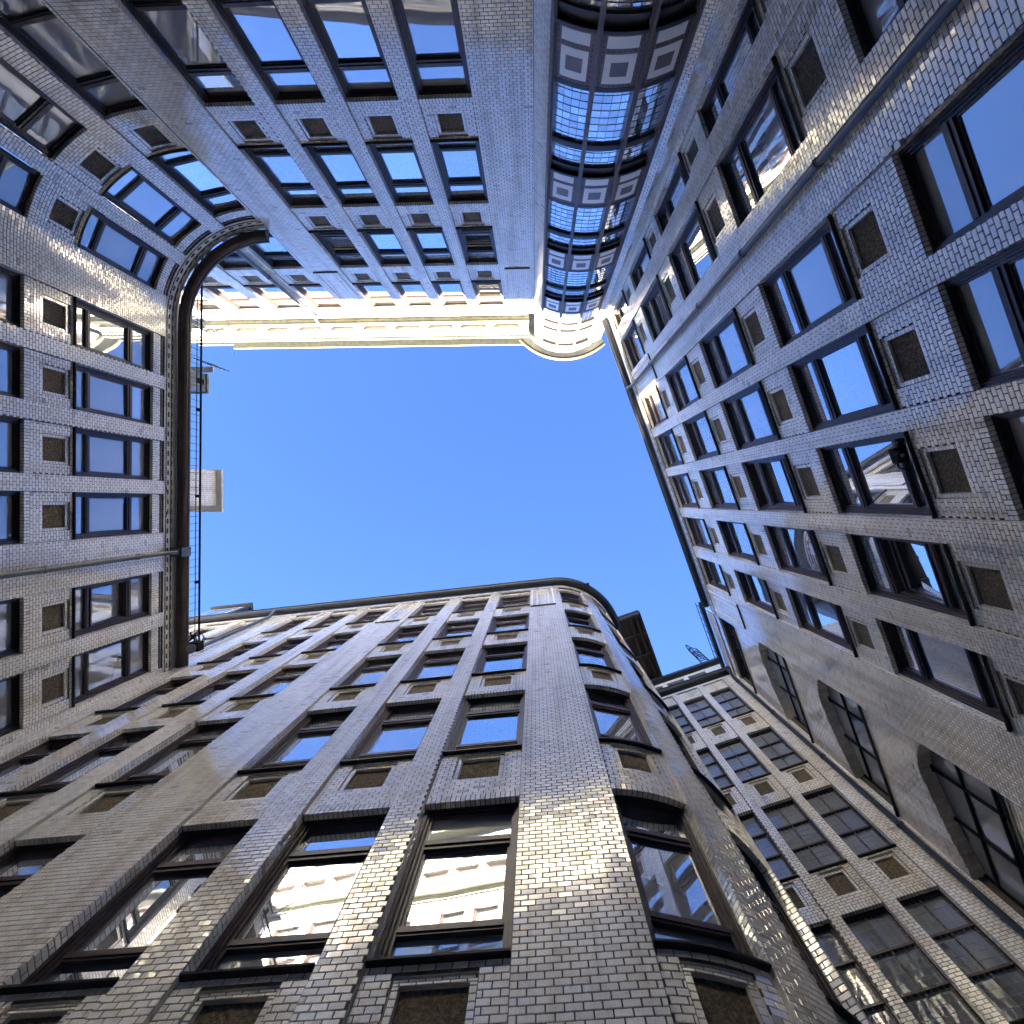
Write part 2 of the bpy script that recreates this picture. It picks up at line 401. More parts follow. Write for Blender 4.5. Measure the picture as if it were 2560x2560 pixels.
def window(root, f, s0, s1, z0, z1, frame='frame', dd=0.0):
    wdt = s1-s0
    g = f.seg((s0+s1)/2) if isinstance(f, Chain) else f
    if g.arc: wdt = 2*g.r*math.sin(wdt/2/g.r)
    fm, ps = win_mesh(wdt, z1-z0, frame)
    sag = 0.0
    o = link('window', fm, root, place(f, (s0+s1)/2, z0, dd + (-.04 if g.arc and g.cv > 0 else (.0 if not g.arc else .05))))
    for p in ps:
        c = bpy.data.objects.new('pane', p); COL.objects.link(c); c.parent = o
        c.rotation_euler = (random.gauss(0, .0035), 0, random.gauss(0, .0045))
        if abs(c.rotation_euler[0]) > .008: c.rotation_euler[0] = .008
    for (of, os_, oz, ang) in OPEN:
        if of is f and s0 < os_ < s1 and z0 < oz < z1:
            k = (z1-z0)/2.71; b = wdt/2-.125; za, zb = .63*k, 1.90*k
            q = MB()
            for (x0, x1, y0, y1) in ((-b, b, 0, .05), (-b, b, zb-za-.05, zb-za), (-b, -b+.05, .05, zb-za-.05), (b-.05, b, .05, zb-za-.05)): q.box(x0, x1, .0, .045, y0, y1)
            sa = bpy.data.objects.new('sash', q.mesh('sash', [frame])); COL.objects.link(sa); sa.parent = o
            sa.location = (0, -.20, za+.004); sa.rotation_euler = (ang, 0, 0)
            pn = [ch for ch in o.children if ch.name.startswith('pane')][1]
            pn.parent = o; pn.rotation_euler = (ang, 0, 0)
            # turn the pane about the lower hinge line
            h_ = Vector((0, -.20, za+.004)); pn.location = h_ - Matrix.Rotation(ang, 3, 'X') @ (h_ + Vector((0, -.035, 0)))
    return o

# ------------------------------------------------------------------ facade builder
PD = .055                                     # piers stand proud of the spandrels
def facade(root, f, s0, s1, cols, rows, ztop, zbase, bk, wall, panel=.46, frieze=True, frame=None, first_spandrel=True, glaze=True, spand=True, cap_ends=(False, False), ring=True, soft=True, RD=-.115):
    """cols: [(s0,s1)], rows: [(bottom, head)]; fills bk (Bricks), wall (MB: 0 mortar, 1 edge)"""
    piers = []; x = s0
    for (a, b) in cols: piers.append((x, a)); x = b
    piers.append((x, s1))
    zf = ztop - 7*CZ if frieze else ztop
    for i, (a, b) in enumerate(piers):
        if b-a < .02: continue
        f.sweep(wall, a, b, zbase, PD-.006, zf, PD-.006)
        bk.rows(f, a, b, max(zbase, 1.2), zf, PD)
        if i > 0: 
            f.end(wall, a+.006, zbase, zf, -.34, PD-.006, 0)
        if i < len(piers)-1:
            f.end(wall, b-.006, zbase, zf, -.34, PD-.006, 0)
    for (a, b) in cols:
        for (z0, z1) in rows:
            bk.jamb(f, a+.0, 1, z0, z1, RD+.015, PD-.006); bk.jamb(f, b-.0, -1, z0, z1, RD+.015, PD-.006)
            f.sweep(wall, a, b, z1+.009, -.34, z1+.009, -.006, 0)
            bk.soffit(f, a, b, z1, RD+.015, -.004)
            if glaze: (glaze(root, f, a, b, z0, z1) if callable(glaze) else window(root, f, a, b, z0, z1, dd=.04))
            # sill
            sb = MB(); f.profile(sb, a+.004, b-.004, [(z0-.030, -.02), (z0-.036, PD+.012), (z0-.014, PD+.016), (z0, -.20)])
            sb.build('sill', ['sill'], root)
        edges = [(zbase, rows[0][0]-.036)] + [(rows[i][1], rows[i+1][0]-.036) for i in range(len(rows)-1)] + [(rows[-1][1], zf)]
        for j, (za, zb) in enumerate(edges):
            sol = 2*CZ if j > 0 else 0
            last = j == len(edges)-1
            f.end(wall, a-.002, za, zb, -.01, PD-.004, 1); f.end(wall, b+.002, za, zb, -.01, PD-.004, 1)
            if sol: bk.soldiers(f, a, b, za, 0.0)
            if last or (j == 0 and not first_spandrel) or not spand:
                f.sweep(wall, a, b, za, -.006, zb, -.006)
                if last and frieze:
                    zz = za+sol; k = 0
                    while zz < zb-.02:
                        z2 = min(zb, zz+CZ); bk.rows(f, a, b, zz, z2, (-.05 if k in (2, 4) else 0.0)); zz = z2; k += 1
                else: bk.rows(f, a, b, za+sol, zb, 0.0)
                continue
            pw = panel*(b-a); c = (a+b)/2; p0, p1 = c-pw/2, c+pw/2
            zt = zb-CZ*1.5; ph = 8*CZ; pz1 = zt-CZ; pz0 = pz1-ph
            g = CZ+.003
            R0, R1, Q0, Q1 = p0-g, p1+g, pz0-CZ, zt
            if za > Q0-.1 and j > 0: Q0 = za+.25
            # bricks round the ring
            bk.rows(f, a, b, za+sol if j else max(za, 1.2), zb, 0.0, holes=[(R0, R1, Q0, Q1)])
            for (x0, x1, y0, y1) in ((a, b, za, Q0), (a, b, Q1, zb), (a, R0, Q0, Q1), (R1, b, Q0, Q1)): f.sweep(wall, x0, x1, y0, -.006, y1, -.006)
            D1, D2 = -.026, -.075
            f.sweep(wall, R0, R1, Q1, -.006, Q1, D1-.006, 1); f.sweep(wall, R0, R1, Q0, -.006, Q0, D1-.006, 1)
            f.end(wall, R0, Q0, Q1, D1-.006, -.006, 1); f.end(wall, R1, Q0, Q1, D1-.006, -.006, 1)
            for (x0, x1, y0, y1) in ((R0, R1, Q0, pz0), (R0, R1, pz1, Q1), (R0, p0, pz0, pz1), (p1, R1, pz0, pz1)): f.sweep(wall, x0, x1, y0, D1-.006, y1, D1-.006)
            bk.rows(f, R0, R1, Q0, pz0, D1); bk.rows(f, R0, R1, pz1, Q1, D1)
            bk.rows(f, R0, p0, pz0, pz1, D1, snap=True); bk.rows(f, p1, R1, pz0, pz1, D1, snap=True)
            f.sweep(wall, p0, p1, pz1, D1-.006, pz1, D2-.01, 1); f.sweep(wall, p0, p1, pz0, D1-.006, pz0, D2-.01, 1)
            f.end(wall, p0, pz0, pz1, D2-.01, D1-.006, 1); f.end(wall, p1, pz0, pz1, D2-.01, D1-.006, 1)
            pb = MB(); f.box(pb, p0+.002, p1-.002, pz0+.002, pz1-.002, D2-.04, D2); pb.build('panel', ['plaque'], root)
    if frieze:
        f.sweep(wall, s0, s1, zf, PD-.006, ztop, PD-.006)
        f.sweep(wall, s0, s1, zf, -.006, zf, PD-.006)
        zz = zf
        for k in range(7):
            ex = .045 if k in (1, 2, 4) else None
            bk.rows(f, s0, s1, zz, zz+CZ, PD+(0 if ex is None else -.01), extra=ex); zz += CZ
def grow(z0=8.666, z1=11.37, ks=(0,)): return [(z0+4*k, z1+4*k) for k in ks]
ROWZ = {0: (4.666, 7.222), 1: (8.666, 11.37), 2: (12.666, 15.37), 3: (16.666, 19.296), 4: (20.666, 23.37)}

def gutter(root, f, s0, s1, z, mat, p0=.06, p1=.42, h=.16, name='gutter'):
    mb = MB(); n = 7; mid = (p0+p1)/2; r = (p1-p0)/2
    prof = [(z - h*math.sin(math.pi*i/n), mid - r*math.cos(math.pi*i/n)) for i in range(n+1)] + [(z+.03, p1), (z+.03, p0)]
    f.profile(mb, s0, s1, prof)
    f.box(mb, s0+.001, s1-.001, z-.02, z+.05, p1-.012, p1+.02)
    o = mb.build(name, [mat], root)
    return o
def downpipe(root, pts, r, mat, brackets=True):
    mb = MB(); mb.tube(pts, r, 12); o = mb.build('downpipe', [mat], root, smooth=False)
    a, b = Vector(pts[0]), Vector(pts[-1])
    return o

# ==================================================================  THE PLACE
# ground -----------------------------------------------------------------
g = MB(); g.box(-200, 200, -200, 200, -1.75, -1.6); go = g.build('ground', ['paving']); go['kind'] = 'structure'

# --- front wing (bottom of the picture) ---------------------------------
aB = .1149
nB = np.array([-math.sin(aB), -math.cos(aB)]); tB = np.array([math.cos(aB), -math.sin(aB)])
fB = Face(q=-nB*4.1424, t=tB, n=nB)
cB, rB, sB0 = np.array([1.1414, 6.6316]), 2.5745, .373
fBa = Face(c=cB, r=rB, a0=-math.pi/2-aB, s0=sB0, sg=1, convex=True)
front = thing('brick_building', 'white glazed brick wing with convex rounded corner and many sky-mirroring windows', 'building', (-4, 9, -1.6))
bk, wl = Bricks(), MB()
colsB = [(-18.2, -16.95), (-16.35, -15.15), (-14.44, -13.22), (-11.92, -10.69), (-10.12, -8.93), (-8.32, -7.09), (-5.71, -4.48), (-3.88, -2.55), (-2.07, -.695)]
rowsB = [ROWZ[k] for k in range(5)]
eB = fBa.fr(np.array(4.60))
fBs = Face(q=eB[0], t=eB[1], n=eB[2])
fBc = Chain([(sB0, fB, 0), (4.60, fBa, 0), (99, fBs, 4.60)])
facade(front, fBc, -21.8, 8.2, colsB + [(.60, 1.665), (2.206, 3.15), (3.68, 4.5), (5.4, 6.4)], rowsB, 24.35, -1.6, bk, wl)
wl.build('wall', ['mortar', 'reveal'], front)
print('front bricks', bk.finish(front))
gutter(front, fBc, -21.8, 8.2, 24.45, 'gut_dark')

# --- left wing ------------------------------------------------------------
lt = np.array([-.0225, 1.0]); lt /= np.linalg.norm(lt); ln = np.array([lt[1], -lt[0]])
fL = Face(q=(-11.87, 0), t=lt, n=ln)
cL, rL = np.array([-8.62, -5.78]), 3.10
left = thing('brick_building', 'lower white brick wing with brown copper gutter and concave rounded corner', 'building', (-15, -1, -1.6))
bk, wl = Bricks(), MB()
colsL = [(-5.23, -3.99), (-3.56, -2.37), (-1.92, -.67), (-.25, .97), (2.21, 3.53), (3.98, 5.32)]
rowsL = [ROWZ[k] for k in range(3)]
# one running length: s = y along the straight part, negative on round the corner
sL0 = -5.84; aL = rL*(math.pi/2 - .0225)
_P, _t, _n = fL.fr(np.array(sL0)); cL = _P + _n*rL
fLb = Face(c=cL, r=rL, a0=math.atan2(-_n[1], -_n[0]), s0=sL0, sg=-1, convex=False)
fLc = Chain([(sL0, fLb, 0), (99, fL, 0)])
OPEN += [(fLc, 2.9, 14, math.radians(8))]
facade(left, fLc, sL0-aL, 5.52, [(-5.78-b, -5.78-a) for a, b in ((3.72, 4.80), (2.17, 3.28), (.72, 1.80))] + colsL, rowsL, 16.3, -1.6, bk, wl)
wl.build('wall', ['mortar', 'reveal'], left)
print('left bricks', bk.finish(left))
gutter(left, fLc, sL0-aL, 5.5, 16.42, 'gut_brown', h=.2)

# --- back wing (top of the picture) ----------------------------------------
fT = Face(q=(0, -8.876), t=(1, 0), n=(0, 1))
back = thing('brick_building', 'tall white brick wing with sunlit cornice and pale rendered attic storey', 'building', (-6, -14, -1.6))
bk, wl = Bricks(), MB()
colsTl = [(-17.4, -16.15), (-15.6, -14.3), (-13.78, -12.45), (-11.94, -10.60), (-10.05, -8.72)]
colsTr = [(-7.42, -6.24), (-5.80, -4.62), (-4.19, -3.00), (-2.58, -1.38)]
OPEN += [(fT, -2.0, 18, math.radians(10)), (fT, -6.8, 18, math.radians(10)), (fT, -2.0, 22, math.radians(6))]
facade(back, fT, -8.62, -.035, colsTr, rowsB, 24.2, -1.6, bk, wl)
facade(back, fT, -19.5, -8.62, colsTl, [ROWZ[k] for k in (3, 4)], 24.2, 15.5, bk, wl)
wl.build('wall', ['mortar', 'reveal'], back)
print('back bricks', bk.finish(back))
gutter(back, fT, -19.5, -.3, 24.35, 'gut_olive')

# --- right wing ------------------------------------------------------------
bR = -.34117715
fR = Face(q=np.array([math.cos(bR), math.sin(bR)])*6.0788, t=(-math.sin(bR), math.cos(bR)), n=(-math.cos(bR), -math.sin(bR)))
right = thing('brick_building', 'white brick wing beside the glazed bay with long zinc downpipe and big arched windows', 'building', (12, 0, -1.6))
bk, wl = Bricks(), MB()
colsR = [(-6.75, -6.04), (-5.51, -4.05), (-2.79, -1.33), (-.93, .57), (.94, 2.44), (2.87, 4.30), (4.79, 6.13)]
OPEN += [(fR, 3.6, 10, math.radians(9)), (fR, 1.7, 14, math.radians(5)), (fR, -4.8, 18, math.radians(7))]
facade(right, fR, -6.95, 7.62, colsR, rowsB, 23.95, -1.6, bk, wl)
# the lower end of this wing: four tall openings one above the other, three of them with flat pointed arches
ARCH = [(7.64, 11.24), (7.85, 11.47), (8.15, 11.64), (8.55, 11.73), (9.2, 11.62), (9.9, 11.45), (10.70, 11.16)]
AX = np.array([p[0] for p in ARCH]); AZ = np.array([p[1] for p in ARCH])
archrows = [(5.40, 7.74), (9.40, 11.74), (13.40, 15.74), (17.40, 19.74), (21.80, 23.6)]
facade(right, fR, 7.62, 10.78, [(7.64, 10.70)], archrows, 25.2, -1.6, bk, wl, frieze=False, glaze=False, spand=False)
for i, (z0, z1) in enumerate(archrows):
    mb = MB(); top = i == 4
    if not top:
        dz = z1-11.74
        for (a, za), (b, zb) in zip(ARCH, ARCH[1:]):
            P = fR.p
            for d in (-.006, -.30): mb.quad(P(a, za+dz, d), P(b, zb+dz, d), P(b, z1+.01, d), P(a, z1+.01, d), 0)
            mb.quad(P(a, za+dz, -.006), P(b, zb+dz, -.006), P(b, zb+dz, -.30), P(a, za+dz, -.30), 1)
            n = max(1, round((b-a)/CZ)); L_ = math.hypot(b-a, zb-za)
            Pm, t2, n2 = fR.fr(np.array((a+b)/2))
            for q in range(n):
                s_ = a+(b-a)*(q+.5)/n; z_ = za+(zb-za)*(q+.5)/n+dz
                C_ = fR.p(s_, z_, 0); ta = np.array([t2[0]*(b-a)/L_, t2[1]*(b-a)/L_, (zb-za)/L_]); nn3 = np.array([n2[0], n2[1], 0.])
                up = np.cross(ta, nn3); up = up if up[2] > 0 else -up
                bk.add([np.array(fR.p(s_, z_, -.15)) - up*.0], ta, nn3, -up, L_/n-JT, .28)
        zc = 11.2+dz; 
        while zc < z1:
            zm = zc+CZ/2-dz
            inside = np.interp(np.linspace(7.64, 10.70, 300), AX, AZ) > zm
            xs = np.linspace(7.64, 10.70, 300)
            if inside.any(): l, r_ = xs[inside][0], xs[inside][-1]
            else: l = r_ = 8.55
            if l-7.64 > .05: bk.rows(fR, 7.64, l, zc, min(zc+CZ, z1), 0.0)
            if 10.70-r_ > .05: bk.rows(fR, r_, 10.70, zc, min(zc+CZ, z1), 0.0)
            zc += CZ
        mb.build('arch', ['mortar', 'reveal'], right)
    # dark metal glazing
    fm = MB(); a, b = 7.66, 10.69; xs = [a, 8.55, 9.62, b]; zs = [z0, z0+.62, z0+1.45, z1]
    for x in xs: fR.box(fm, x-.028, x+.028, z0, z1, -.34, -.24)
    for z in zs: fR.box(fm, a, b, z-.028, z+.028, -.335, -.245)
    if top:
        for k in range(1, 15): fR.box(fm, a+(b-a)*k/15-.008, a+(b-a)*k/15+.008, z0, z1, -.31, -.27)
    wo = fm.build('window', ['iron'], right)
    for x0, x1 in zip(xs, xs[1:]):
        for y0, y1 in zip(zs, zs[1:]):
            pm = MB(); e1, e2 = random.gauss(0, .003), random.gauss(0, .003)
            pm.poly([fR.p(x0, y0, -.290+e1), fR.p(x1, y0, -.290-e1), fR.p(x1, y1, -.290+e2), fR.p(x0, y1, -.290-e1+e2)])
            sub(pm.mesh('pane', ['glass_dark' if not top else 'bayglass']), 'pane', wo)
wl.build('wall', ['mortar', 'reveal'], right)
print('right bricks', bk.finish(right))
gutter(right, fR, -6.9, 7.25, 24.1, 'gut_dark', p1=.36)
gutter(right, fR, 7.30, 10.7, 25.3, 'gut_dark', p0=.02, p1=.20, h=.10)
# --- end wing --------------------------------------------------------------
bE = 1.22405618
fE = Face(q=np.array([math.cos(bE), math.sin(bE)])*10.81, t=(math.sin(bE), -math.cos(bE)), n=(-math.cos(bE), -math.sin(bE)))
endw = thing('brick_building', 'narrow white brick end wing with dark gridded windows at the end of the lane', 'building', (5, 13, -1.6))
bk, wl = Bricks(), MB()
def grid_window(root, f, s0, s1, z0, z1):
    """brown steel window: two lights wide, three high, with a wire-thin lattice in front of each pane"""
    mb = MB(); xs = [s0+.02, (s0+s1)/2, s1-.02]; zs = [z0+.02, z0+(z1-z0)*.36, z0+(z1-z0)*.68, z1-.02]
    for x in xs: f.box(mb, x-.022, x+.022, z0, z1, -.24, -.16)
    for z in zs: f.box(mb, s0, s1, z-.026, z+.026, -.235, -.13)
    k = 8
    for i in range(1, k): x = s0+(s1-s0)*i/k; f.box(mb, x-.0035, x+.0035, z0, z1, -.150, -.143, 1)
    k = 16
    for i in range(1, k): z = z0+(z1-z0)*i/k; f.box(mb, s0, s1, z-.0035, z+.0035, -.157, -.150, 1)
    wo = mb.build('window', ['frame', 'sheet'], root)
    for x0, x1 in zip(xs, xs[1:]):
        for y0, y1 in zip(zs, zs[1:]):
            pm = MB(); e1, e2 = random.gauss(0, .0012), random.gauss(0, .0012)
            pm.poly([f.p(x0, y0, -.20+e1), f.p(x1, y0, -.20-e1), f.p(x1, y1, -.20+e2), f.p(x0, y1, -.20-e1+e2)])
            sub(pm.mesh('pane', ['glass_dark']), 'pane', wo)
facade(endw, fE, 1.75, 6.015, [(1.95, 2.93), (3.19, 4.16), (4.43, 5.38)], rowsB, 24.2, -1.6, bk, wl, frieze=False, glaze=grid_window)
facade(endw, fE, -3.5, 1.75, [], rowsB, 26.5, -1.6, bk, wl, frieze=False)
fE.end(wl, 1.75, 24.2, 26.5, -3, PD-.006, 1)
wl.build('wall', ['mortar', 'reveal'], endw)
print('end bricks', bk.finish(endw))
gutter(endw, fE, 1.78, 5.95, 24.38, 'gut_dark')
# attic storey above the gutter
mb = MB()
for (a, b) in ((1.76, 2.05), (2.85, 3.08), (3.95, 4.2), (5.1, 6.0)): fE.box(mb, a, b, 24.4, 26.05, -.30, -.04)
fE.box(mb, 1.76, 6.0, 24.4, 24.75, -.30, -.045); fE.box(mb, 1.76, 6.0, 25.85, 26.1, -.30, -.035)
mb.build('attic_wall', ['capstone'], endw)
for (a, b) in ((2.05, 2.85), (3.08, 3.95), (4.2, 5.1)): window(endw, fE, a, b, 24.75, 25.85, dd=.0)
mb = MB(); fE.box(mb, 1.76, 6.02, 26.1, 26.34, -3.0, .22); mb.build('attic_roof', ['gut_dark'], endw)
# wide boarded roof overhang beside it
ov = [(4.30, 6.12), (5.37, 5.74), (6.60, 9.18), (5.2, 9.72)]
mb = MB(); n = len(ov)
mb.poly([(x, y, 26.62) for x, y in ov]); mb.poly([(x, y, 27.0) for x, y in ov])
for i in range(n):
    (x0, y0), (x1, y1) = ov[i], ov[(i+1) % n]; mb.quad((x0, y0, 26.62), (x1, y1, 26.62), (x1, y1, 27.0), (x0, y0, 27.0))
def lerp(p, q, k): return (p[0]+(q[0]-p[0])*k, p[1]+(q[1]-p[1])*k)
def rib(mb, a, b, wdt, z0, z1):
    d = Vector((b[0]-a[0], b[1]-a[1], 0)).normalized(); o = Vector((-d.y, d.x, 0))*wdt/2
    A, B = Vector((*a, 0)), Vector((*b, 0))
    lo = [A-o, B-o, B+o, A+o]
    for z in (z0, z1): mb.poly([(p.x, p.y, z) for p in lo])
    for i in range(4): p, q = lo[i], lo[(i+1) % 4]; mb.quad((p.x, p.y, z0), (q.x, q.y, z0), (q.x, q.y, z1), (p.x, p.y, z1))
ro = mb.build('roof', ['soffit'], endw)
for k in (.03, .30, .60, .97):
    rm = MB(); rib(rm, lerp(ov[0], ov[3], k), lerp(ov[1], ov[2], k), .16, 26.50, 26.619); sub(rm.mesh('rafter', ['soffit']), 'rafter', ro)
for k in (.55, .80, .97):
    rm = MB(); rib(rm, lerp(ov[0], ov[1], k), lerp(ov[3], ov[2], k), .12, 26.52, 26.618); sub(rm.mesh('rafter', ['soffit']), 'rafter', ro)
gm = MB(); gm.tube([(*ov[0], 26.95), (*ov[1], 26.95)], .09); gm.tube([(*ov[1], 26.955), (*ov[2], 26.955)], .09); sub(gm.mesh('gutter', ['gut_dark']), 'gutter', ro)

# --- glazed stair tower between back and right wings -----------------------------------
tower = thing('stair_tower', 'rounded glazed stair tower with brown metal mullions, leaded panes and white enamel panels', 'stair tower', (1.6, -11, -1.6))
fY = Face(c=np.array([1.57, -10.82]), r=2.68, a0=math.pi/2, s0=0, sg=-1, convex=True)
HS, MS = 1.324, .445
bays = [(-HS+.09, -MS-.055), (-MS+.055, MS-.055), (MS+.055, HS-.09)]
ZB0, ZB1 = 5.0, 27.25
for (c, wd, dp) in ((-HS+.035, .11, .06), (-MS, .105, .07), (MS, .105, .07), (HS-.035, .11, .06)):
    mb = MB(); fY.box(mb, c-wd/2, c+wd/2, ZB0, ZB1, -.20, .03); fY.box(mb, c-.028, c+.028, ZB0, ZB1, .03, .03+dp-.02); mb.build('mullion', ['baymetal'], tower)
PANE = {}
def tower_window(a, b, z0, z1, nx, nz, single):
    mb = MB()
    fY.box(mb, a, b, z0-.02, z0+.03, -.17, -.05); fY.box(mb, a, b, z1-.03, z1+.02, -.17, -.05)
    for i in range(1, nx): x = a+(b-a)*i/nx; fY.box(mb, x-.0055, x+.0055, z0, z1, -.120, -.104)
    for i in range(1, nz): z = z0+(z1-z0)*i/nz; fY.box(mb, a, b, z-.007, z+.007, -.120, -.102)
    wo = mb.build('window', ['bayiron'], tower)
    cw, chh = (b-a)/nx, (z1-z0)/nz; key = (round(cw, 3), round(chh, 3))
    if key not in PANE:
        q = MB(); q.box(-cw/2, cw/2, -.003, .003, -chh/2, chh/2); PANE[key] = q.mesh('pane', ['bayglass'])
    rest = MB()
    for i in range(nx):
        for j in range(nz):
            s_, z_ = a+cw*(i+.5), z0+chh*(j+.5)
            mw = place(fY, s_, z_, -.112) @ Matrix.Rotation(random.gauss(0, .004), 4, 'X') @ Matrix.Rotation(random.gauss(0, .004), 4, 'Z')
            if single:
                o = bpy.data.objects.new('pane', PANE[key]); COL.objects.link(o); o.parent = wo; o.matrix_parent_inverse = PINV[tower.name]; o.matrix_parent_inverse = Matrix(); o.matrix_basis = mw
            else:
                rest.poly([tuple(mw @ Vector(p)) for p in ((-cw/2, 0, -chh/2), (cw/2, 0, -chh/2), (cw/2, 0, chh/2), (-cw/2, 0, chh/2))])
    if not single:
        o = sub(rest.mesh('panes', ['bayglass']), 'panes', wo); o['kind'] = 'stuff'
def spandrel(a, b, z0, z1, small=True):
    mb = MB(); h = z1-z0
    fY.box(mb, a-.02, b+.02, z0, z1, -.10, -.012)
    e = .055
    pts = [(a+e*.8, z0+h*q/11) for q in range(1, 11)] + [(b-e*.8, z0+h*q/11) for q in range(1, 11)]
    for zz in ((.05, .42, h-.05) if small else (.05, h-.05)):
        pts += [(a+.05+(b-a-.1)*q/7, z0+zz) for q in range(8)]
    for (x, z) in pts: fY.box(mb, x-.010, x+.010, z-.010, z+.010, -.012, -.003, 1)
    po = mb.build('spandrel', ['baymetal', 'bayiron'], tower)
    bands = ((.12, .36), (.48, h-.10)) if small else ((.1, h-.1),)
    for (p, q) in bands:
        em = MB(); fY.box(em, a+.10, b-.10, z0+p, z0+q, -.03, -.006); sub(em.mesh('enamel_panel', ['baywhite']), 'enamel_panel', po)
    p, q = bands[-1]; c = (p+q)/2; m_ = (a+b)/2; k = min(.155, (q-p)*.24)
    em = MB(); fY.box(em, m_-k*1.05, m_+k*1.05, z0+c-k, z0+c+k, -.03, -.002); sub(em.mesh('enamel_square', ['baysquare']), 'enamel_square', po)
for mk in range(-1, 3):
    Z = 10.45+4*mk
    for (a, b) in bays:
        tower_window(a, b, Z, Z+1.62, 4, 8, mk in (0, 1)); tower_window(a, b, Z+1.75, Z+2.43, 4, 4, mk in (0, 1))
        spandrel(a, b, Z+2.65, Z+3.89)
        for (p, q, d0, d1) in ((1.62, 1.75, -.15, -.045), (2.43, 2.65, -.17, -.07), (2.65, 2.71, -.10, .02), (3.89, 4.0, -.15, -.005)):
            tm = MB(); fY.box(tm, a-.02, b+.02, Z+p, Z+q, d0, d1); tm.build('transom', ['bayiron'], tower)
for (a, b) in bays:
    tower_window(a, b, 22.47, 24.0, 4, 8, False); tower_window(a, b, 24.1, 24.95, 4, 4, False)
    spandrel(a, b, 25.05, 25.95, False); tower_window(a, b, 26.05, 27.0, 4, 4, False)
    for (p, q, d1) in ((24.0, 24.1, -.03), (24.95, 25.05, -.02), (27.0, 27.25, .02)):
        tm = MB(); fY.box(tm, a-.02, b+.02, p, q, -.15, d1); tm.build('transom', ['baymetal'], tower)
mb = MB(); fY.box(mb, -HS, HS, -1.6, 27.3, -.5, -.21); mb.build('core_wall', ['mortar'], tower)
# brick cheeks either side of the glazing
bk, wl = Bricks(), MB()
def strip(p, q, z0, z1, toward):
    p, q = np.array(p), np.array(q); t_ = (q-p)/np.linalg.norm(q-p); n_ = np.array([-t_[1], t_[0]])
    if n_ @ np.array(toward) < 0: n_ = -n_
    f = Face(q=p, t=t_, n=n_); L_ = np.linalg.norm(q-p)
    f.sweep(wl, 0, L_, z0, -.006, z1, -.006); bk.rows(f, 0, L_, max(z0, 1.2), z1, 0.0)
strip((-.035, -8.822), (.31, -8.40), -1.6, 27.3, (0, 1))
strip((2.80, -8.47), (3.08, -8.40), -1.6, 27.3, (0, 1))
strip((3.08, -8.40), (3.42, -8.56), -1.6, 27.3, (-.3, 1))
wl.build('wall', ['mortar', 'reveal'], tower); print('tower bricks', bk.finish(tower))
# curved eaves
fY2 = Face(c=np.array([1.57, -10.82]), r=2.68, a0=math.pi/2, s0=0, sg=-1, convex=True)
mb = MB(); s0_, s1_ = -2.25, 1.95
fY2.profile(mb, s0_, s1_, [(27.3, -.4), (27.3, .03), (27.42, .20), (27.55, .42), (27.75, .44), (27.75, -.4)]); mb.build('cornice', ['plaster'], tower)
mb = MB(); fY2.profile(mb, s0_, s1_, [(27.62, .442), (27.55, .50), (27.60, .56), (27.74, .57), (27.80, .442)]); mb.build('gutter', ['gut_olive'], tower)
mb = MB(); fY2.profile(mb, s0_, s1_, [(27.8, -1.5), (27.8, .5), (27.86, .5), (28.2, -1.5)]); mb.build('roof', ['sheet'], tower)

# --- attic, roofs, dormer ---------------------------------------------------------------
mb = MB(); x = -19.4; wins = []
while x < -1.6: wins.append((x+.36, x+1.69)); x += 1.69
fA = Face(q=(0, -8.93), t=(1, 0), n=(0, 1))
xp = -19.5
for (a, b) in wins + [(-.35, -.35)]:
    fA.box(mb, xp, a, 24.4, 27.1, -.35, 0); xp = b
fA.box(mb, -19.5, -.35, 24.4, 24.95, -.36, -.004); fA.box(mb, -19.5, -.35, 26.45, 27.1, -.36, -.003)
mb.build('attic_wall', ['plaster'], back)
for (a, b) in wins: window(back, fA, a, b, 24.95, 26.45, 'pinkframe')
mb = MB(); fA.profile(mb, -19.5, -.3, [(27.1, -.5), (27.1, .06), (27.22, .10), (27.26, .20), (27.38, .22), (27.40, -.5)]); mb.build('cornice', ['plaster'], back)
mb = MB(); fA.box(mb, -19.0, -.4, 27.4, 29.0, -.9, -.5); mb.build('upper_attic', ['sheet'], back)
mb = MB(); fA.box(mb, -17.4, -.55, 29.0, 29.12, -3.5, .03); fA.box(mb, -17.42, -.53, 28.98, 29.16, .03, .07); mb.build('eave', ['gut_olive'], back)
def slab_roof(root, f, s0, s1, z0, d0, z1, d1, mat='roof'):
    mb = MB(); f.profile(mb, s0, s1, [(z0, d0), (z1, d1), (-1.6, d1), (-1.6, d1+.4), (z1-.5, d1+.4), (z0-.15, d0)]); mb.build('roof', [mat], root)
slab_roof(front, fB, -24, 2.1, 24.5, .02, 30.8, -7.0)
slab_roof(left, fL, -8, 6.5, 16.5, .02, 17.9, -7.0, 'sheet')
slab_roof(back, fT, -19.5, .4, 29.15, -.2, 30.5, -8.0)
slab_roof(right, fR, -9, 11, 24.2, .02, 27.2, -7.0)
mb = MB(); fE.box(mb, -3.5, 9.0, -1.6, 26.0, -6, -.8); fE.box(mb, -2.6, 11.0, -1.6, 32.6, -9, -6.1); mb.build('rear_sun_block', ['mortar'], endw)  # low body behind, plus an unseen taller box added to shade the right wing
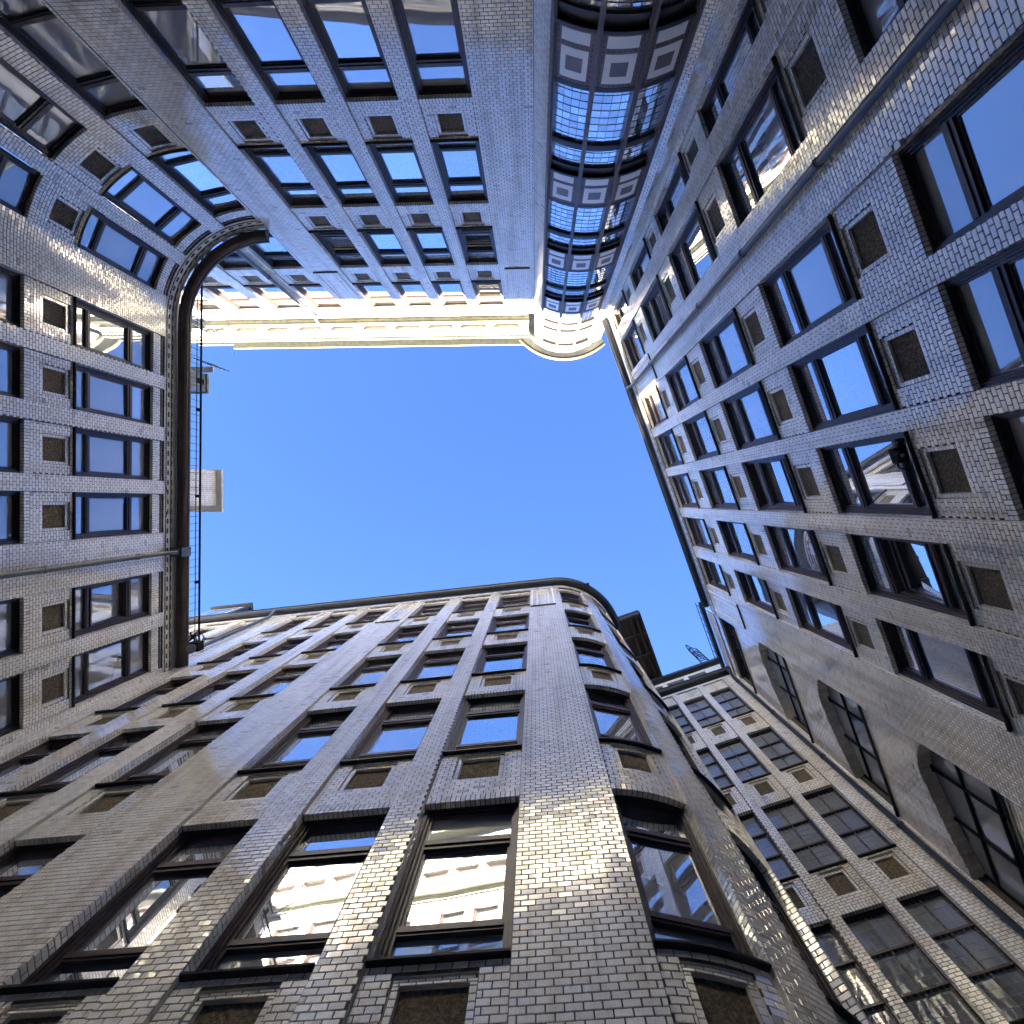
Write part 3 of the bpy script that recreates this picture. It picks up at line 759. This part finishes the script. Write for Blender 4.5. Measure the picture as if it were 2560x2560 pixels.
# small flat-topped dormer on the front wing's roof
dm = MB(); fB.box(dm, -20.85, -18.5, 25.0, 31.1, -2.4, -.30); fB.box(dm, -21.0, -18.35, 31.1, 31.3, -2.6, -.10)
do = dm.build('dormer', ['gut_dark'], front)
q = MB(); fB.box(q, -20.7, -18.65, 25.2, 30.8, -.29, -.24); sub(q.mesh('window_frame', ['plaster']), 'window_frame', do)
q = MB(); fB.box(q, -20.55, -18.8, 25.4, 30.6, -.25, -.235); sub(q.mesh('pane', ['glass']), 'pane', do)

# --- downpipes ---------------------------------------------------------------
def pipe(root, f, s, z0, z1, d, r, mat, z_off=.0, every=2.9, swan=True):
    pts = [f.p(s, z0, d), f.p(s, z1-.5, d)]
    if swan: pts += [f.p(s, z1-.3, d+.05), f.p(s, z1-.05, d+.16), f.p(s, z1+.1, d+.18)]
    mb = MB(); mb.tube(pts, r, 12); o = mb.build('downpipe', [mat], root, smooth=True)
    z = z0+.9+z_off
    while z < z1-.6:
        c = MB(); c.tube([f.p(s, z-.035, d), f.p(s, z+.035, d)], r*1.22, 12); f.box(c, s-.018, s+.018, z-.012, z+.012, .0, d)
        sub(c.mesh('bracket', [mat]), 'bracket', o); z += every
    return o
pipe(right, fR, -3.50, -1.6, 23.9, PD+.12, .072, 'pipe', .3)
pipe(left, fL, 1.62, -1.6, 16.0, PD+.12, .070, 'pipe', .8)
hb = MB(); fL.box(hb, 1.48, 1.78, 16.05, 16.5, PD+.05, .47); hb.build('hopper', ['pipe'], left)
pipe(back, fT, -10.34, 15.6, 24.1, PD+.11, .075, 'pipe', .2)
pipe(front, fB, -13.15, -1.6, 24.15, PD+.11, .075, 'pipe', .4)
pipe(endw, fE, 5.80, -1.6, 24.1, PD+.12, .070, 'gut_dark', .1, 3.4)

# ledges and raised borders near the top of the wide piers
def pier_panel(root, f, c, wd, z, ztop):
    mb = MB(); f.box(mb, c-wd/2, c+wd/2, z-.05, z, PD-.01, PD+.05); mb.build('ledge', ['sill'], root)
    mb = MB(); b_ = .055
    f.box(mb, c-wd/2+.02, c-wd/2+.02+b_, z, ztop, PD-.01, PD+.03); f.box(mb, c+wd/2-.02-b_, c+wd/2-.02, z, ztop, PD-.01, PD+.03)
    f.box(mb, c-wd/4, c-wd/4+.02, z+.3, ztop-.4, PD-.01, PD+.012); f.box(mb, c+wd/4-.02, c+wd/4, z+.3, ztop-.4, PD-.01, PD+.012); f.box(mb, c-wd/4+.02, c+wd/4-.02, ztop-.42, ztop-.4, PD-.01, PD+.012)
    mb.build('raised_panel', ['reveal'], root)
for c in (-.68, -8.05): pier_panel(back, fT, c, .95, 19.5, 23.65)
for c in (-.15, -6.4): pier_panel(front, fB, c, 1.0, 20.1, 23.8)
for c in (-3.42, 6.85): pier_panel(right, fR, c, 1.0, 20.1, 23.4)

# ------------------------------------------------------------------ things on the roofs and walls

ch = thing('chimney', 'large square white brick chimney with overhanging concrete cap above the brown gutter', 'chimney', (-13, -.5, 17))
bk, wl = Bricks(), MB()
fC = Face(q=(-12.52, 0), t=(0, 1), n=(1, 0)); fC2 = Face(q=(0, .15), t=(1, 0), n=(0, 1))
fC.sweep(wl, -1.22, .15, 16.4, -.006, 19.6, -.006); bk.rows(fC, -1.22, .15, 17.0, 19.6, 0)
fC2.sweep(wl, -13.9, -12.52, 16.4, -.006, 19.6, -.006); bk.rows(fC2, -13.9, -12.52, 17.0, 19.6, 0)
wl.build('stack', ['mortar', 'reveal'], ch); bk.finish(ch, 150)
mb = MB(); mb.box(-14.2, -12.33, -1.26, .40, 19.62, 19.72); mb.build('cap', ['capstone'], ch)

sh = thing('roof_hatch', 'small grey sheet metal roof hatch beside the railed platform above the brown gutter', 'roof hatch', (-13, -4.6, 17))
mb = MB(); mb.box(-13.3, -12.35, -4.75, -4.12, 16.6, 18.75); 
for k in range(9): mb.box(-12.35, -12.33, -4.72+k*.066, -4.69+k*.066, 16.6, 18.7)
mb.build('housing', ['sheet'], sh)
mb = MB(); mb.box(-13.35, -12.28, -4.80, -4.07, 18.75, 18.85); mb.build('lid', ['plaster'], sh)
mb = MB(); mb.box(-12.334, -12.322, -4.55, -4.35, 18.2, 18.62); mb.build('vent', ['iron'], sh)

pf = thing('roof_platform', 'galvanised maintenance platform with slim railing next to the grey roof hatch', 'platform', (-12.4, -5.2, 17.5))
mb = MB(); mb.box(-12.95, -12.02, -5.05, -4.84, 18.70, 18.75); mb.build('deck', ['galv'], pf)
def rod(root, name, pts, r, mat='galv'):
    q = MB(); q.tube(pts, r, 6); return q.build(name, [mat], root, smooth=True)
rod(pf, 'handrail', [(-12.95, -5.45, 19.75), (-12.05, -5.15, 19.75)], .022); rod(pf, 'handrail', [(-12.95, -5.45, 19.2), (-12.05, -5.15, 19.2)], .014)
for k in range(7):
    x = -12.93+.14*k; y = -5.445+.047*k; rod(pf, 'baluster', [(x, y, 18.72), (x, y, 19.75)], .010, 'iron')
for (x, y) in ((-12.7, -6.6), (-12.35, -6.6)): rod(pf, 'post', [(x, y, 17), (x, y, 20.2)], .016, 'galv')
rod(pf, 'handrail', [(-12.7, -6.6, 20.2), (-12.1, -5.9, 20.2)], .016); rod(pf, 'handrail', [(-12.7, -6.6, 19.6), (-11.9, -6.9, 19.6)], .016)

gd = thing('snow_guard', 'long thin black snow guard rail running above the brown copper gutter', 'railing', (-11.8, -1, 16.5))
rod(gd, 'rail', [(-11.55, -9.0, 17.45), (-11.62, -6.0, 17.45), (-11.85, 5.0, 17.45)], .035, 'iron')
rod(gd, 'rail', [(-11.60, -9.0, 17.30), (-11.67, -6.0, 17.30), (-11.90, 5.0, 17.30)], .014, 'iron')
st = MB()
for k in range(44):
    y = -6.0+k*.25; xx = -11.62-.021*(y+6)
    rod(gd, 'stay', [(xx-.02, y, 16.5), (xx, y, 17.45)], .008, 'iron')
for y in (-3.2, -.2, 2.8): rod(gd, 'clamp', [(-11.70-.021*(y+3), y-.04, 17.33), (-11.70-.021*(y+3), y+.05, 17.33)], .07, 'iron')

wn = thing('floodlight', 'black floodlight and loose cables at the end of the brown copper gutter', 'floodlight', (-11.5, 4.9, 16.5))
mb = MB(); mb.box(-11.62, -11.28, 4.72, 5.02, 16.55, 16.86); mb.build('housing', ['iron'], wn)
mb = MB(); mb.tube([(-11.45, 4.87, 16.56), (-11.40, 4.87, 16.38)], [.10, .16], 14); mb.build('reflector', ['sheet'], wn)
for k in range(5):
    a = random.uniform(-.2, .2); rod(wn, 'cable', [(-11.5+a, 4.8, 16.9), (-11.55+a*1.5, 4.5+a, 17.05-.1*k), (-11.5+a, 4.35+.1*k, 16.7), (-11.6, 4.7, 16.5)], .016, 'iron')
rod(wn, 'bracket', [(-11.9, 5.0, 16.4), (-11.45, 4.9, 16.7)], .03, 'iron')

def on(f, s, z, d): return Vector(f.p(s, z, d))
sc = thing('security_camera', 'black security camera fixed across the lower rail of a wide window', 'camera', on(fR, 1.33, 8.95, -.1))
mb = MB(); fR.box(mb, 1.19, 1.45, 8.98, 9.13, -.13, .06); mb.build('body', ['iron'], sc)
mb = MB(); mb.tube([on(fR, 1.32, 8.98, .0), on(fR, 1.32, 8.84, .06)], [.095, .06], 14); mb.build('lens_hood', ['iron'], sc)
mb = MB(); mb.tube([on(fR, 1.32, 8.85, .055), on(fR, 1.32, 8.83, .062)], [.04, .035], 12); mb.build('lens', ['bayglass'], sc)
rod(sc, 'bracket', [on(fR, 1.10, 9.06, -.2), on(fR, 1.22, 9.06, -.05)], .02, 'iron'); rod(sc, 'cable', [on(fR, 1.44, 9.1, 0), on(fR, 1.56, 9.2, -.06), on(fR, 1.62, 9.05, -.1)], .012, 'iron')

wlmp = thing('wall_lamp', 'small brown wall lamp with a pale cable beside the dark downpipe', 'lamp', on(fE, 5.55, 9.2, PD))
mb = MB(); fE.box(mb, 5.47, 5.60, 9.14, 9.22, PD, PD+.07); mb.build('bracket', ['frame'], wlmp)
mb = MB(); mb.tube([on(fE, 5.56, 9.16, PD+.06), on(fE, 5.56, 9.04, PD+.12)], [.04, .075], 12); mb.build('shade', ['iron'], wlmp)
rod(wlmp, 'cable', [on(fE, 5.62, 9.15, PD+.03), on(fE, 5.66, 8.3, PD+.02), on(fE, 5.67, 6.0, PD+.02)], .008, 'baywhite')

ld = thing('roof_ladder', 'thin grey steel ladder with round safety cage on the low end roof', 'ladder', (8.8, 8.6, 26.3))
bx, by = 8.95, 8.42
for o_ in (-.2, .2): rod(ld, 'rail', [(bx+o_*.94, by-o_*.34, 26.3), (bx+o_*.94, by-o_*.34, 29.4)], .036, 'iron')
for k in range(9): rod(ld, 'rung', [(bx-.19, by+.07, 26.6+.3*k), (bx+.19, by-.07, 26.6+.3*k)], .022, 'iron')
for k in range(4):
    z = 27.2+.65*k; rod(ld, 'hoop', [(bx-.2+.36*0, by+.07, z)] + [(bx-.12-.36*math.sin(math.pi*q/8)+.03*q-.1, by-.33*math.sin(math.pi*q/8)+.07-.018*q, z) for q in range(1, 8)] + [(bx+.2, by-.07, z)], .022, 'iron')
for q in (2, 4, 6): rod(ld, 'strap', [(bx-.12-.36*math.sin(math.pi*q/8)+.03*q-.1, by-.33*math.sin(math.pi*q/8)+.07-.018*q, zz) for zz in (27.2, 29.15)], .018, 'iron')

wb = thing('wall_bracket', 'small pale metal bracket at the lower corner of a near window', 'bracket', on(fR, -2.79, 7.1, PD))
mb = MB(); fR.box(mb, -2.86, -2.80, 7.14, 7.24, PD, PD+.06); fR.box(mb, -2.84, -2.78, 7.02, 7.14, PD+.01, PD+.08); fR.box(mb, -2.82, -2.74, 6.90, 7.0, PD-.02, PD+.07); mb.build('plate', ['galv'], wb)
rod(wb, 'arm', [on(fR, -2.83, 7.2, PD+.04), on(fR, -2.77, 6.93, PD+.05)], .012, 'galv')
rl = thing('roof_railing', 'black iron railing of thin uprights along the low roof edge beside the ladder', 'railing', on(fR, 9, 25.4, .1))
for z in (25.9, 26.4): rod(rl, 'rail', [on(fR, 7.6, z, .12), on(fR, 10.6, z, .12)], .018, 'iron')
for k in range(9): rod(rl, 'post', [on(fR, 7.7+.35*k, 25.35, .12), on(fR, 7.7+.35*k, 26.42, .12)], .014, 'iron')
